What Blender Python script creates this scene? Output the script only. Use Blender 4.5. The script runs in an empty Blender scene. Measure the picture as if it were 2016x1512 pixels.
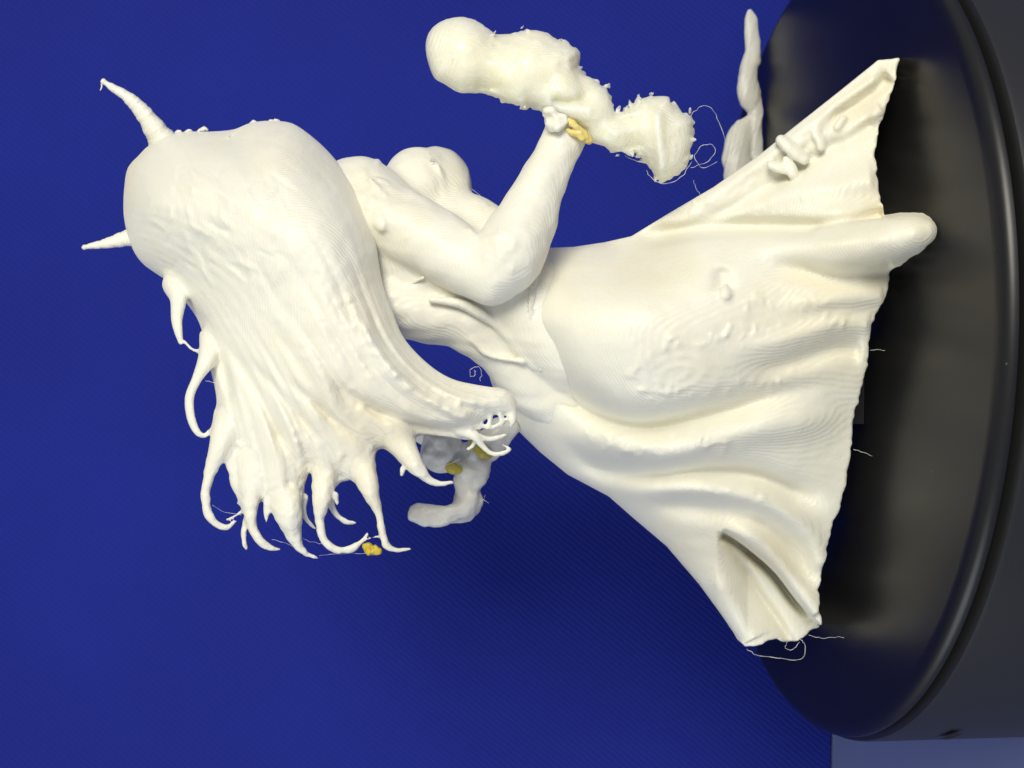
import bpy, math, random
import numpy as np

# ------------------------------------------------------------------ camera
F = 1750.0                      # focal length in photo pixels (2016 wide)
H, DIST, XOFF, RAD = 0.0826, 0.241, 0.0115, 0.1   # eye height over the disc, distance to its centre, its offset, its radius
PITCH, ROLL = 0.0235, 0.013
D0 = 0.19                       # distance of the figurine's modelling plane
S = D0 / F                      # one modelling unit in metres
_down = np.array([0, -math.sin(PITCH), -math.cos(PITCH)])
_right = np.array([1.0, 0, 0])
_fwd = np.array([0, math.cos(PITCH), -math.sin(PITCH)])
CX = _down * math.cos(ROLL) + _right * math.sin(ROLL)
CU = _right * math.cos(ROLL) - _down * math.sin(ROLL)
EYE = np.array([0, -DIST, H])
sc = bpy.context.scene
col = sc.collection
cam_d = bpy.data.cameras.new('camera')
cam_d.sensor_width = 36.0
cam_d.lens = F / 2016 * 36.0
cam_d.clip_start = 0.005
cam_d.clip_end = 20
cam_d.dof.use_dof = True
cam_d.dof.focus_distance = 0.178
cam_d.dof.aperture_fstop = 34
cam = bpy.data.objects.new('camera', cam_d)
col.objects.link(cam)
from mathutils import Matrix, Vector
cam.matrix_world = Matrix(((CX[0], CU[0], -_fwd[0], EYE[0]), (CX[1], CU[1], -_fwd[1], EYE[1]),
                           (CX[2], CU[2], -_fwd[2], EYE[2]), (0, 0, 0, 1)))
sc.camera = cam

# ------------------------------------------------------------------ light
world = bpy.data.worlds.new('World')
sc.world = world
world.use_nodes = True
bg = world.node_tree.nodes['Background']
bg.inputs[0].default_value = (0.90, 0.94, 1.0, 1)
bg.inputs[1].default_value = 0.38


def area(name, loc, target, size, power, color):
    l = bpy.data.lights.new(name, 'AREA')
    l.shape = 'DISK'
    l.size = size
    l.energy = power
    l.color = color
    o = bpy.data.objects.new(name, l)
    col.objects.link(o)
    o.location = loc
    o.rotation_euler = (Vector(target) - Vector(loc)).to_track_quat('-Z', 'Y').to_euler()
    return o


area('room_lamp', (0.42, -0.85, 0.26), (0, 0, 0.06), 0.45, 7.8, (1.0, 0.955, 0.825))
area('window_light', (-0.75, -0.35, 0.30), (0, 0.05, 0.06), 0.5, 2.0, (0.90, 0.95, 1.0))
sc.view_settings.view_transform = 'Standard'
sc.view_settings.look = 'None'
sc.view_settings.gamma = 1
sc.view_settings.exposure = 0
sc.cycles.use_denoising = True
sc.cycles.max_bounces = 8

rng = np.random.default_rng(7)
random.seed(7)


# ------------------------------------------------------------------ helpers
def P(a):
    """modelling units (x down the figure, y to its left, z away) to metres"""
    a = np.asarray(a, float)
    d = D0 + a[..., 2] * S
    r = (a[..., 0] - 1008) / F * d
    u = (756 - a[..., 1]) / F * d
    return EYE + d[..., None] * _fwd + r[..., None] * CX + u[..., None] * CU


def spline(pts, n=12):
    """Catmull-Rom through rows of any width"""
    p = np.asarray(pts, float)
    if len(p) == 2:
        t = np.linspace(0, 1, n + 1)[:, None]
        return p[0] * (1 - t) + p[1] * t
    q = np.vstack([2 * p[0] - p[1], p, 2 * p[-1] - p[-2]])
    out = []
    for i in range(len(p) - 1):
        a, b, c, d = q[i:i + 4]
        t = np.linspace(0, 1, n, endpoint=False)[:, None]
        out.append(.5 * (2 * b + (c - a) * t + (2 * a - 5 * b + 4 * c - d) * t * t + (3 * b - a - 3 * c + d) * t ** 3))
    out.append(p[-1:])
    return np.vstack(out)


def closed_spline(pts, n=6):
    p = np.asarray(pts, float)
    m = len(p)
    out = []
    for i in range(m):
        a, b, c, d = p[i - 1], p[i], p[(i + 1) % m], p[(i + 2) % m]
        t = np.linspace(0, 1, n, endpoint=False)[:, None]
        out.append(.5 * (2 * b + (c - a) * t + (2 * a - 5 * b + 4 * c - d) * t * t + (3 * b - a - 3 * c + d) * t ** 3))
    return np.vstack(out)


def tps(ctrl, smooth=0.0):
    c = np.asarray(ctrl, float)
    xy, v = c[:, :2] / 500, c[:, 2]
    n = len(c)

    def U(r2):
        return r2 * np.log(r2 + 1e-9)
    d2 = ((xy[:, None] - xy[None]) ** 2).sum(-1)
    A = np.zeros((n + 3, n + 3))
    A[:n, :n] = U(d2) + smooth * np.eye(n)
    A[:n, n] = 1
    A[:n, n + 1:] = xy
    A[n:, :n] = A[:n, n:].T
    w = np.linalg.solve(A, np.r_[v, 0, 0, 0])

    def f(X, Y):
        x, y = X / 500, Y / 500
        r = w[n] + w[n + 1] * x + w[n + 2] * y
        for i in range(n):
            r = r + w[i] * U((x - xy[i, 0]) ** 2 + (y - xy[i, 1]) ** 2)
        return r
    return f


def line_dist(poly, X, Y, closed=False):
    """distance to a polyline and the arc fraction of the nearest point"""
    p = np.asarray(poly, float)[:, :2]
    if closed:
        p = np.vstack([p, p[:1]])
    best = np.full(X.shape, 1e9, np.float32)
    frac = np.zeros(X.shape, np.float32)
    seg = np.hypot(*(p[1:] - p[:-1]).T)
    cum = np.r_[0, np.cumsum(seg)]
    for i in range(len(p) - 1):
        e = p[i + 1] - p[i]
        L = max(seg[i] ** 2, 1e-9)
        t = np.clip(((X - p[i, 0]) * e[0] + (Y - p[i, 1]) * e[1]) / L, 0, 1)
        d = np.hypot(X - p[i, 0] - t * e[0], Y - p[i, 1] - t * e[1])
        m = d < best
        best[m] = d[m]
        frac[m] = ((cum[i] + t * seg[i]) / cum[-1])[m]
    return best, frac


def inside(poly, X, Y):
    p = np.asarray(poly, float)
    c = np.zeros(X.shape, bool)
    j = len(p) - 1
    for i in range(len(p)):
        xi, yi, xj, yj = *p[i, :2], *p[j, :2]
        if yi != yj:
            c ^= ((yi > Y) != (yj > Y)) & (X < (xj - xi) * (Y - yi) / (yj - yi) + xi)
        j = i
    return c


def noise2(X, Y, scale, seed=0):
    r = np.random.default_rng(seed)
    g = r.random((64, 64)) * 2 - 1
    x, y = X / scale, Y / scale
    xi, yi = np.floor(x).astype(int), np.floor(y).astype(int)
    fx, fy = x - xi, y - yi
    fx, fy = fx * fx * (3 - 2 * fx), fy * fy * (3 - 2 * fy)
    a, b = g[xi % 64, yi % 64], g[(xi + 1) % 64, yi % 64]
    c, d = g[xi % 64, (yi + 1) % 64], g[(xi + 1) % 64, (yi + 1) % 64]
    return (a * (1 - fx) + b * fx) * (1 - fy) + (c * (1 - fx) + d * fx) * fy


def noise3(V, scale, seed=0):
    return (noise2(V[:, 0] + .37 * V[:, 2], V[:, 1] - .53 * V[:, 2], scale, seed)
            + noise2(V[:, 1] + .61 * V[:, 2] + 91, V[:, 2] + .29 * V[:, 0], scale, seed + 1)) * .6


def fold(Z, X, Y, pts, amp, w, side=0.0, ends=(0.15, 0.15)):
    """push a crease (amp > 0) or a ridge (amp < 0) along a curve"""
    c = spline(pts, 6)
    d, t = line_dist(c, X, Y)
    e = np.clip(t / max(ends[0], 1e-3), 0, 1) * np.clip((1 - t) / max(ends[1], 1e-3), 0, 1)
    e = e * e * (3 - 2 * e)
    Z += amp * e * np.exp(-(d / w) ** 2)


def zits(Z, X, Y, pts, spread, n, rmin, rmax, hgt, seed):
    """small proud specks of plastic scattered along a curve"""
    r = np.random.default_rng(seed)
    c = spline(pts, 10)[:, :2]
    h = X[1, 0] - X[0, 0]
    x0, y0 = X[0, 0], Y[0, 0]
    for _ in range(n):
        p = c[r.integers(len(c))] + r.normal(0, spread, 2)
        R = r.uniform(rmin, rmax)
        i, j = int((p[0] - x0) / h), int((p[1] - y0) / h)
        k = int(3 * R / h) + 2
        if i < k or j < k or i > X.shape[0] - k or j > X.shape[1] - k:
            continue
        s = np.s_[i - k:i + k, j - k:j + k]
        a = r.uniform(0, math.pi)
        dx, dy = X[s] - p[0], Y[s] - p[1]
        u, v = dx * math.cos(a) + dy * math.sin(a), -dx * math.sin(a) + dy * math.cos(a)
        Z[s] -= .6 * hgt * r.uniform(.3, 1) * np.exp(-((u / (R * r.uniform(1, 2.4))) ** 2 + (v / R) ** 2))


class Field:
    """a small signed-distance sculpting grid; label = which piece owns each cell"""

    def __init__(self, lo, hi, h):
        self.lo, self.h = np.array(lo, float), h
        n = np.ceil((np.array(hi) - self.lo) / h).astype(int) + 1
        self.ax = [self.lo[i] + h * np.arange(n[i]) for i in range(3)]
        self.v = np.full(n, 60, np.float32)
        self.label = np.zeros(n, np.uint8)

    def win(self, lo, hi):
        a = [max(0, int((lo[i] - self.lo[i]) / self.h)) for i in range(3)]
        b = [min(self.v.shape[i], int((hi[i] - self.lo[i]) / self.h) + 2) for i in range(3)]
        if any(b[i] <= a[i] for i in range(3)):
            return None
        return tuple(slice(a[i], b[i]) for i in range(3))

    def mix(self, s, d, k, label=0):
        v = self.v[s]
        m = d < v
        self.label[s][m] = label
        if k > 0:
            hh = np.clip(.5 + .5 * (v - d) / k, 0, 1)
            self.v[s] = v * (1 - hh) + d * hh - k * hh * (1 - hh)
        else:
            self.v[s] = np.minimum(v, d)

    def tube(self, pts, k=8, label=0, n=8, flat=None):
        c = spline(pts, n)
        loc = np.full(1, 0)
        R = c[:, 3].max() + k + 3 * self.h
        s = self.win(c[:, :3].min(0) - R, c[:, :3].max(0) + R)
        if s is None:
            return
        d = np.full(self.v[s].shape, 60, np.float32)
        off = [q.start for q in s]
        for a, b in zip(c[:-1], c[1:]):
            r = max(a[3], b[3]) + k + 2 * self.h
            w = self.win(np.minimum(a[:3], b[:3]) - r, np.maximum(a[:3], b[:3]) + r)
            if w is None:
                continue
            w2 = tuple(slice(max(q.start - o, 0), max(q.stop - o, 0)) for q, o in zip(w, off))
            X, Y, Z = np.ix_(self.ax[0][w[0]], self.ax[1][w[1]], self.ax[2][w[2]])
            e = b[:3] - a[:3]
            L = max((e ** 2).sum(), 1e-6)
            t = np.clip(((X - a[0]) * e[0] + (Y - a[1]) * e[1] + (Z - a[2]) * e[2]) / L, 0, 1)
            f = 1.0 if flat is None else flat
            dd = np.sqrt((X - a[0] - t * e[0]) ** 2 + (Y - a[1] - t * e[1]) ** 2 + (f * (Z - a[2] - t * e[2])) ** 2) - (a[3] + (b[3] - a[3]) * t)
            d[w2] = np.minimum(d[w2], dd)
        self.mix(s, d, k, label)

    def ball(self, c, r, k=10, label=0):
        c, r = np.array(c, float), np.array(r, float) * np.ones(3)
        m = r.max() + k + 3 * self.h
        s = self.win(c - m, c + m)
        if s is None:
            return
        X, Y, Z = np.ix_(*[self.ax[i][s[i]] for i in range(3)])
        q = np.sqrt(((X - c[0]) / r[0]) ** 2 + ((Y - c[1]) / r[1]) ** 2 + ((Z - c[2]) / r[2]) ** 2)
        self.mix(s, ((q - 1) * r.min()).astype(np.float32), k, label)

    def grid2(self):
        return np.meshgrid(self.ax[0], self.ax[1], indexing='ij')

    def relief(self, zf, zb, d2, k=0, label=0):
        """solid between two height fields, bounded by the 2-D distance d2 (negative inside)"""
        Z = self.ax[2][None, None, :]
        gx, gy = np.gradient(zf, self.h)
        sl = np.sqrt(1 + np.minimum(gx ** 2 + gy ** 2, 9))
        gx, gy = np.gradient(zb, self.h)
        sb = np.sqrt(1 + np.minimum(gx ** 2 + gy ** 2, 9))
        d = np.maximum((zf[..., None] - Z) / sl[..., None], (Z - zb[..., None]) / sb[..., None])
        d = np.maximum(d, d2[..., None]).astype(np.float32)
        self.mix(np.s_[:, :, :], np.clip(d, -60, 60), k, label)

    def mesh(self, smooth=1):
        v = self.v
        n = np.array(v.shape)
        sg = v < 0
        cnt = np.zeros(n - 1, np.uint8)
        for i in (0, 1):
            for j in (0, 1):
                for k in (0, 1):
                    cnt += sg[i:n[0] - 1 + i, j:n[1] - 1 + j, k:n[2] - 1 + k]
        act = np.argwhere((cnt > 0) & (cnt < 8))
        idx = np.full(n - 1, -1, np.int32)
        idx[tuple(act.T)] = np.arange(len(act))
        acc = np.zeros((len(act), 3))
        num = np.zeros(len(act))
        cor = {(i, j, k): v[act[:, 0] + i, act[:, 1] + j, act[:, 2] + k] for i in (0, 1) for j in (0, 1) for k in (0, 1)}
        for a in cor:
            for ax in range(3):
                if a[ax] == 0:
                    b = list(a)
                    b[ax] = 1
                    va, vb = cor[a], cor[tuple(b)]
                    m = (va < 0) != (vb < 0)
                    t = va[m] / (va[m] - vb[m])
                    p = np.tile(np.array(a, float), (m.sum(), 1))
                    p[:, ax] = t
                    acc[m] += p
                    num[m] += 1
        V = self.lo + self.h * (act + acc / num[:, None])
        lab = self.label[tuple(act.T)]
        quads = []
        for ax in range(3):
            o = [q for q in range(3) if q != ax]
            lo = [slice(1, -1)] * 3
            hi = [slice(1, -1)] * 3
            lo[ax], hi[ax] = slice(0, -1), slice(1, None)
            e = np.argwhere(sg[tuple(lo)] != sg[tuple(hi)])
            for q in o:
                e[:, q] += 1
            ins = sg[tuple(e.T)]

            def cell(da, db):
                c = e.copy()
                c[:, o[0]] -= da
                c[:, o[1]] -= db
                return idx[tuple(c.T)]
            q = np.stack([cell(1, 1), cell(0, 1), cell(0, 0), cell(1, 0)], 1)
            flip = ins if ax != 1 else ~ins
            q[~flip] = q[~flip][:, ::-1]
            quads.append(q)
        Q = np.vstack(quads)
        Q = Q[(Q >= 0).all(1)]
        for _ in range(smooth):
            V = laplace(V, Q, .5)
        return V, Q, lab


def laplace(V, Q, f):
    acc = np.zeros_like(V)
    num = np.zeros(len(V))
    for a, b in ((0, 1), (1, 2), (2, 3), (3, 0)):
        for i in range(3):
            acc[:, i] += np.bincount(Q[:, a], V[Q[:, b], i], len(V)) + np.bincount(Q[:, b], V[Q[:, a], i], len(V))
        num += np.bincount(Q[:, a], minlength=len(V)) + np.bincount(Q[:, b], minlength=len(V))
    num[num == 0] = 1
    return V * (1 - f) + f * acc / num[:, None]


def normals(V, Q):
    fn = np.cross(V[Q[:, 2]] - V[Q[:, 0]], V[Q[:, 3]] - V[Q[:, 1]])
    N = np.zeros_like(V)
    for a in range(4):
        for i in range(3):
            N[:, i] += np.bincount(Q[:, a], fn[:, i], len(V))
    return N / (np.linalg.norm(N, axis=1, keepdims=True) + 1e-12)


def rough(V, Q, scale, amp, seed):
    return V + normals(V, Q) * (noise3(V, scale, seed) * amp)[:, None]


def link(name, V, faces, mat, parent=None, nrm=None):
    me = bpy.data.meshes.new(name)
    faces = np.asarray(faces)
    me.from_pydata(np.asarray(V).tolist(), [], faces.tolist())
    me.update()
    me.shade_smooth()
    if nrm is not None:
        me.normals_split_custom_set_from_vertices(nrm.tolist())
    me.materials.append(mat)
    o = bpy.data.objects.new(name, me)
    col.objects.link(o)
    if parent is not None:
        o.parent = parent
        o.matrix_parent_inverse = parent.matrix_world.inverted()
    return o


def split(V, Q, lab, pieces):
    """cut one seamless surface into objects by label: pieces = [(label, name, material, parent-getter)]"""
    W = P(V)
    N = normals(W, Q)
    ql = lab[Q[:, 0]].astype(int)
    made = {}
    for l, name, mat, par in pieces:
        q = Q[ql == l]
        if not len(q):
            continue
        u, inv = np.unique(q, return_inverse=True)
        made[l] = link(name, W[u], inv.reshape(q.shape), mat, made[par] if isinstance(par, int) else par, N[u])
    return made


def sweep(pts, n=6, sides=10, bump=0.0, seed=0, flat=1.0):
    """a tapering tube through rows (x, y, z, r), closed at both ends"""
    c = spline(pts, n)
    r = np.random.default_rng(seed)
    V, Fc = [], []
    ref = np.array([0.13, 0.21, 1.0])
    for i, q in enumerate(c):
        t = c[min(i + 1, len(c) - 1), :3] - c[max(i - 1, 0), :3]
        t /= np.linalg.norm(t) + 1e-9
        a = np.cross(t, ref)
        a /= np.linalg.norm(a) + 1e-9
        b = np.cross(t, a)
        for j in range(sides):
            th = 2 * math.pi * j / sides
            rr = q[3] * (1 + bump * (r.random() - .5))
            V.append(q[:3] + rr * (math.cos(th) * a + flat * math.sin(th) * b))
    m = len(c)
    for i in range(m - 1):
        for j in range(sides):
            k = (j + 1) % sides
            Fc.append([i * sides + j, i * sides + k, (i + 1) * sides + k, (i + 1) * sides + j])
    V.append(c[0, :3])
    V.append(c[-1, :3])
    for j in range(sides):
        k = (j + 1) % sides
        Fc.append([len(V) - 2, k, j])
        Fc.append([len(V) - 1, (m - 1) * sides + j, (m - 1) * sides + k])
    return np.array(V), Fc


def link_sweep(name, pts, mat, parent, **kw):
    V, Fc = sweep(pts, **kw)
    me = bpy.data.meshes.new(name)
    me.from_pydata(P(V).tolist(), [], Fc)
    me.shade_smooth()
    me.materials.append(mat)
    o = bpy.data.objects.new(name, me)
    col.objects.link(o)
    if parent is not None:
        o.parent = parent
        o.matrix_parent_inverse = parent.matrix_world.inverted()
    return o


def tag(o, label=None, cat=None, group=None, kind=None):
    for k, v in (('label', label), ('category', cat), ('group', group), ('kind', kind)):
        if v:
            o[k] = v
    return o


def empty(name, loc):
    o = bpy.data.objects.new(name, None)
    o.empty_display_size = 0.01
    o.location = loc
    col.objects.link(o)
    bpy.context.view_layer.update()
    return o


# ------------------------------------------------------------------ materials
def new_mat(name):
    m = bpy.data.materials.new(name)
    m.use_nodes = True
    nt = m.node_tree
    return m, nt, nt.nodes['Principled BSDF']


def nd(nt, kind, **kw):
    n = nt.nodes.new(kind)
    for k, v in kw.items():
        if isinstance(k, str) and hasattr(n, k):
            setattr(n, k, v)
        else:
            n.inputs[k.replace('_', ' ')].default_value = v
    return n


def plastic(name, base, tint, sss, radius, layer=0.00046, bump=0.6, rough_v=0.42, grain=1.0):
    """printed plastic: a layered relief across the print axis, faint stains, waxy depth"""
    m, nt, b = new_mat(name)
    L = nt.links.new
    geo = nd(nt, 'ShaderNodeNewGeometry')
    n1 = nd(nt, 'ShaderNodeTexNoise', Scale=38.0, Detail=3.0)
    L(geo.outputs['Position'], n1.inputs['Vector'])
    rp = nd(nt, 'ShaderNodeValToRGB')
    rp.color_ramp.elements[0].position = 0.50
    rp.color_ramp.elements[0].color = (*base, 1)
    rp.color_ramp.elements[1].position = 0.75
    rp.color_ramp.elements[1].color = (*tint, 1)
    L(n1.outputs['Fac'], rp.inputs['Fac'])
    L(rp.outputs['Color'], b.inputs['Base Color'])
    b.inputs['Roughness'].default_value = rough_v
    b.inputs['IOR'].default_value = 1.46
    b.inputs['Subsurface Weight'].default_value = sss
    b.inputs['Subsurface Radius'].default_value = (1.0, 0.85, 0.55)
    b.inputs['Subsurface Scale'].default_value = radius
    # print layers: planes across an axis near the viewing direction
    dot = nd(nt, 'ShaderNodeVectorMath', operation='DOT_PRODUCT')
    ax = Vector((0.16, 1.0, 0.22)).normalized()
    dot.inputs[1].default_value = ax
    nw = nd(nt, 'ShaderNodeTexNoise', Scale=120.0, Detail=2.0)
    L(geo.outputs['Position'], nw.inputs['Vector'])
    L(geo.outputs['Position'], dot.inputs[0])
    ma = nd(nt, 'ShaderNodeMath', operation='MULTIPLY_ADD')
    L(nw.outputs['Fac'], ma.inputs[0])
    ma.inputs[1].default_value = 0.0003
    L(dot.outputs['Value'], ma.inputs[2])
    sn = nd(nt, 'ShaderNodeMath', operation='MULTIPLY')
    L(ma.outputs[0], sn.inputs[0])
    sn.inputs[1].default_value = 2 * math.pi / layer
    si = nd(nt, 'ShaderNodeMath', operation='SINE')
    L(sn.outputs[0], si.inputs[0])
    # fine grain of specks
    ng = nd(nt, 'ShaderNodeTexNoise', Scale=900.0, Detail=3.0, Roughness=0.6)
    L(geo.outputs['Position'], ng.inputs['Vector'])
    n2 = nd(nt, 'ShaderNodeTexNoise', Scale=220.0, Detail=3.0)
    L(geo.outputs['Position'], n2.inputs['Vector'])
    s1 = nd(nt, 'ShaderNodeMath', operation='MULTIPLY_ADD')
    L(si.outputs[0], s1.inputs[0])
    s1.inputs[1].default_value = 0.22
    L(ng.outputs['Fac'], s1.inputs[2])
    s2 = nd(nt, 'ShaderNodeMath', operation='MULTIPLY_ADD')
    L(n2.outputs['Fac'], s2.inputs[0])
    s2.inputs[1].default_value = 1.6
    L(s1.outputs[0], s2.inputs[2])
    bp = nd(nt, 'ShaderNodeBump', Strength=bump, Distance=0.00014 * grain)
    L(s2.outputs[0], bp.inputs['Height'])
    L(bp.outputs['Normal'], b.inputs['Normal'])
    return m


M_WHITE = plastic('white_printed_plastic', (0.84, 0.82, 0.695), (0.80, 0.745, 0.57), 0.35, 0.0014)
M_LUMP = plastic('milky_plastic', (0.86, 0.84, 0.68), (0.83, 0.80, 0.58), 0.9, 0.005, bump=0.6, rough_v=0.3, grain=1.6)
M_GREY = plastic('grey_milky_plastic', (0.62, 0.61, 0.55), (0.66, 0.64, 0.55), 0.6, 0.003, bump=0.5, rough_v=0.4)
M_GLUE = plastic('yellow_glue', (0.78, 0.63, 0.20), (0.83, 0.77, 0.48), 0.3, 0.001, bump=0.8, rough_v=0.22, grain=2)
M_OLIVE = plastic('olive_glue', (0.45, 0.38, 0.05), (0.50, 0.46, 0.14), 0.3, 0.001, bump=0.6, rough_v=0.4)


M_SPECK = plastic('bright_yellow_glue', (0.72, 0.55, 0.02), (0.34, 0.28, 0.10), 0.2, 0.001, bump=0.8, rough_v=0.3, grain=2)


def flat_mat(name, colr, rough_v, spec=0.5):
    m, nt, b = new_mat(name)
    b.inputs['Base Color'].default_value = (*colr, 1)
    b.inputs['Roughness'].default_value = rough_v
    b.inputs['Specular IOR Level'].default_value = spec
    return m, nt, b


M_BLACK, nt, b = flat_mat('black_plastic', (0.006, 0.006, 0.007), 0.24, 0.42)
g = nd(nt, 'ShaderNodeNewGeometry')
n = nd(nt, 'ShaderNodeTexNoise', Scale=60.0, Detail=4.0)
nt.links.new(g.outputs['Position'], n.inputs['Vector'])
mr = nd(nt, 'ShaderNodeMapRange')
mr.inputs['To Min'].default_value = 0.31
mr.inputs['To Max'].default_value = 0.40
nt.links.new(n.outputs['Fac'], mr.inputs['Value'])
nt.links.new(mr.outputs[0], b.inputs['Roughness'])
n = nd(nt, 'ShaderNodeTexNoise', Scale=2500.0, Detail=2.0)
nt.links.new(g.outputs['Position'], n.inputs['Vector'])
bp = nd(nt, 'ShaderNodeBump', Strength=0.10, Distance=0.00006)
nt.links.new(n.outputs['Fac'], bp.inputs['Height'])
nt.links.new(bp.outputs['Normal'], b.inputs['Normal'])
nv = nd(nt, 'ShaderNodeTexNoise', Scale=620.0, Detail=1.0)
nt.links.new(g.outputs['Position'], nv.inputs['Vector'])
rd = nd(nt, 'ShaderNodeValToRGB')
rd.color_ramp.elements[0].position = 0.80
rd.color_ramp.elements[0].color = (0.006, 0.006, 0.007, 1)
rd.color_ramp.elements[1].position = 0.84
rd.color_ramp.elements[1].color = (0.16, 0.16, 0.15, 1)
nt.links.new(nv.outputs['Fac'], rd.inputs['Fac'])
nt.links.new(rd.outputs['Color'], b.inputs['Base Color'])
M_SIDE, nt, b = flat_mat('satin_black_plastic', (0.014, 0.014, 0.014), 0.42)
g = nd(nt, 'ShaderNodeNewGeometry')
n = nd(nt, 'ShaderNodeTexNoise', Scale=3000.0, Detail=2.0)
nt.links.new(g.outputs['Position'], n.inputs['Vector'])
bp = nd(nt, 'ShaderNodeBump', Strength=0.25, Distance=0.00008)
nt.links.new(n.outputs['Fac'], bp.inputs['Height'])
nt.links.new(bp.outputs['Normal'], b.inputs['Normal'])
M_GAP, nt, b = flat_mat('gap_black', (0.002, 0.002, 0.002), 0.8)

# blue twill cloth
M_CLOTH, nt, b = flat_mat('blue_twill_cloth', (0.02, 0.03, 0.2), 0.8, 0.12)
L = nt.links.new
g = nd(nt, 'ShaderNodeNewGeometry')
dt = nd(nt, 'ShaderNodeVectorMath', operation='DOT_PRODUCT')
dt.inputs[1].default_value = (0.78, 0.0, -0.62)
L(g.outputs['Position'], dt.inputs[0])
nw = nd(nt, 'ShaderNodeTexNoise', Scale=260.0, Detail=2.0)
L(g.outputs['Position'], nw.inputs['Vector'])
wa = nd(nt, 'ShaderNodeMath', operation='MULTIPLY_ADD')
L(nw.outputs['Fac'], wa.inputs[0])
wa.inputs[1].default_value = 0.0012
L(dt.outputs['Value'], wa.inputs[2])
wm = nd(nt, 'ShaderNodeMath', operation='MULTIPLY')
L(wa.outputs[0], wm.inputs[0])
wm.inputs[1].default_value = 2 * math.pi / 0.0019
wv = nd(nt, 'ShaderNodeMath', operation='SINE')
L(wm.outputs[0], wv.inputs[0])
nz = nd(nt, 'ShaderNodeTexNoise', Scale=9.0, Detail=4.0)
L(g.outputs['Position'], nz.inputs['Vector'])
nf = nd(nt, 'ShaderNodeTexNoise', Scale=1600.0, Detail=2.0)
L(g.outputs['Position'], nf.inputs['Vector'])
rp = nd(nt, 'ShaderNodeValToRGB')
rp.color_ramp.elements[0].color = (0.0098, 0.0175, 0.195, 1)
rp.color_ramp.elements[1].color = (0.0175, 0.031, 0.31, 1)
ad = nd(nt, 'ShaderNodeMath', operation='MULTIPLY_ADD')
L(wv.outputs[0], ad.inputs[0])
ad.inputs[1].default_value = 0.10
L(nz.outputs['Fac'], ad.inputs[2])
ad2 = nd(nt, 'ShaderNodeMath', operation='MULTIPLY_ADD')
L(nf.outputs['Fac'], ad2.inputs[0])
ad2.inputs[1].default_value = 0.5
L(ad.outputs[0], ad2.inputs[2])
sb = nd(nt, 'ShaderNodeMath', operation='SUBTRACT')
L(ad2.outputs[0], sb.inputs[0])
sb.inputs[1].default_value = 0.40
L(sb.outputs[0], rp.inputs['Fac'])
L(rp.outputs['Color'], b.inputs['Base Color'])
bp = nd(nt, 'ShaderNodeBump', Strength=0.3, Distance=0.0003)
L(wv.outputs[0], bp.inputs['Height'])
L(bp.outputs['Normal'], b.inputs['Normal'])

M_TABLE, nt, b = flat_mat('pale_table', (0.20, 0.22, 0.34), 0.5)
g = nd(nt, 'ShaderNodeNewGeometry')
n = nd(nt, 'ShaderNodeTexNoise', Scale=25.0, Detail=3.0)
nt.links.new(g.outputs['Position'], n.inputs['Vector'])
rp = nd(nt, 'ShaderNodeValToRGB')
rp.color_ramp.elements[0].color = (0.16, 0.20, 0.42, 1)
rp.color_ramp.elements[1].color = (0.20, 0.23, 0.42, 1)
nt.links.new(n.outputs['Fac'], rp.inputs['Fac'])
nt.links.new(rp.outputs['Color'], b.inputs['Base Color'])

# ------------------------------------------------------------------ the setting
TABLE_Z = -0.058
V = [(-1.2, -1.2, TABLE_Z), (1.2, -1.2, TABLE_Z), (1.2, 0.8, TABLE_Z), (-1.2, 0.8, TABLE_Z)]
t = link('table_top', V, [[0, 1, 2, 3]], M_TABLE)
tag(t, kind='structure')
# backdrop: a cloth-covered board standing behind the turntable, gently uneven
BY = -DIST + 0.359
nx, nz_ = 90, 70
V, Fc = [], []
for j in range(nz_ + 1):
    for i in range(nx + 1):
        x, z = -0.62 + 1.24 * i / nx, TABLE_Z + 0.0005 + 0.62 * j / nz_
        V.append((x, BY + 0.0022 * math.sin(x * 17 + 1.1) * math.sin(z * 13 + .4) + 0.0012 * math.sin(x * 41 + z * 23), z))
base = len(V)
for x, z in ((-0.62, TABLE_Z + .0005), (0.62, TABLE_Z + .0005), (0.62, TABLE_Z + .6205), (-0.62, TABLE_Z + .6205)):
    V.append((x, BY + 0.012, z))
for j in range(nz_):
    for i in range(nx):
        a = j * (nx + 1) + i
        Fc.append([a, a + 1, a + nx + 2, a + nx + 1])
c0, c1, c2, c3 = 0, nx, (nz_ + 1) * (nx + 1) - 1, nz_ * (nx + 1)
me = bpy.data.meshes.new('backdrop')
Fc += [[base, base + 3, base + 2, base + 1], [c0, base, base + 1, c1], [c1, base + 1, base + 2, c2], [c2, base + 2, base + 3, c3], [c3, base + 3, base, c0]]
me.from_pydata(V, [], Fc)
me.shade_smooth()
me.materials.append(M_CLOTH)
bd = bpy.data.objects.new('backdrop', me)
col.objects.link(bd)
tag(bd, kind='structure')


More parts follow.
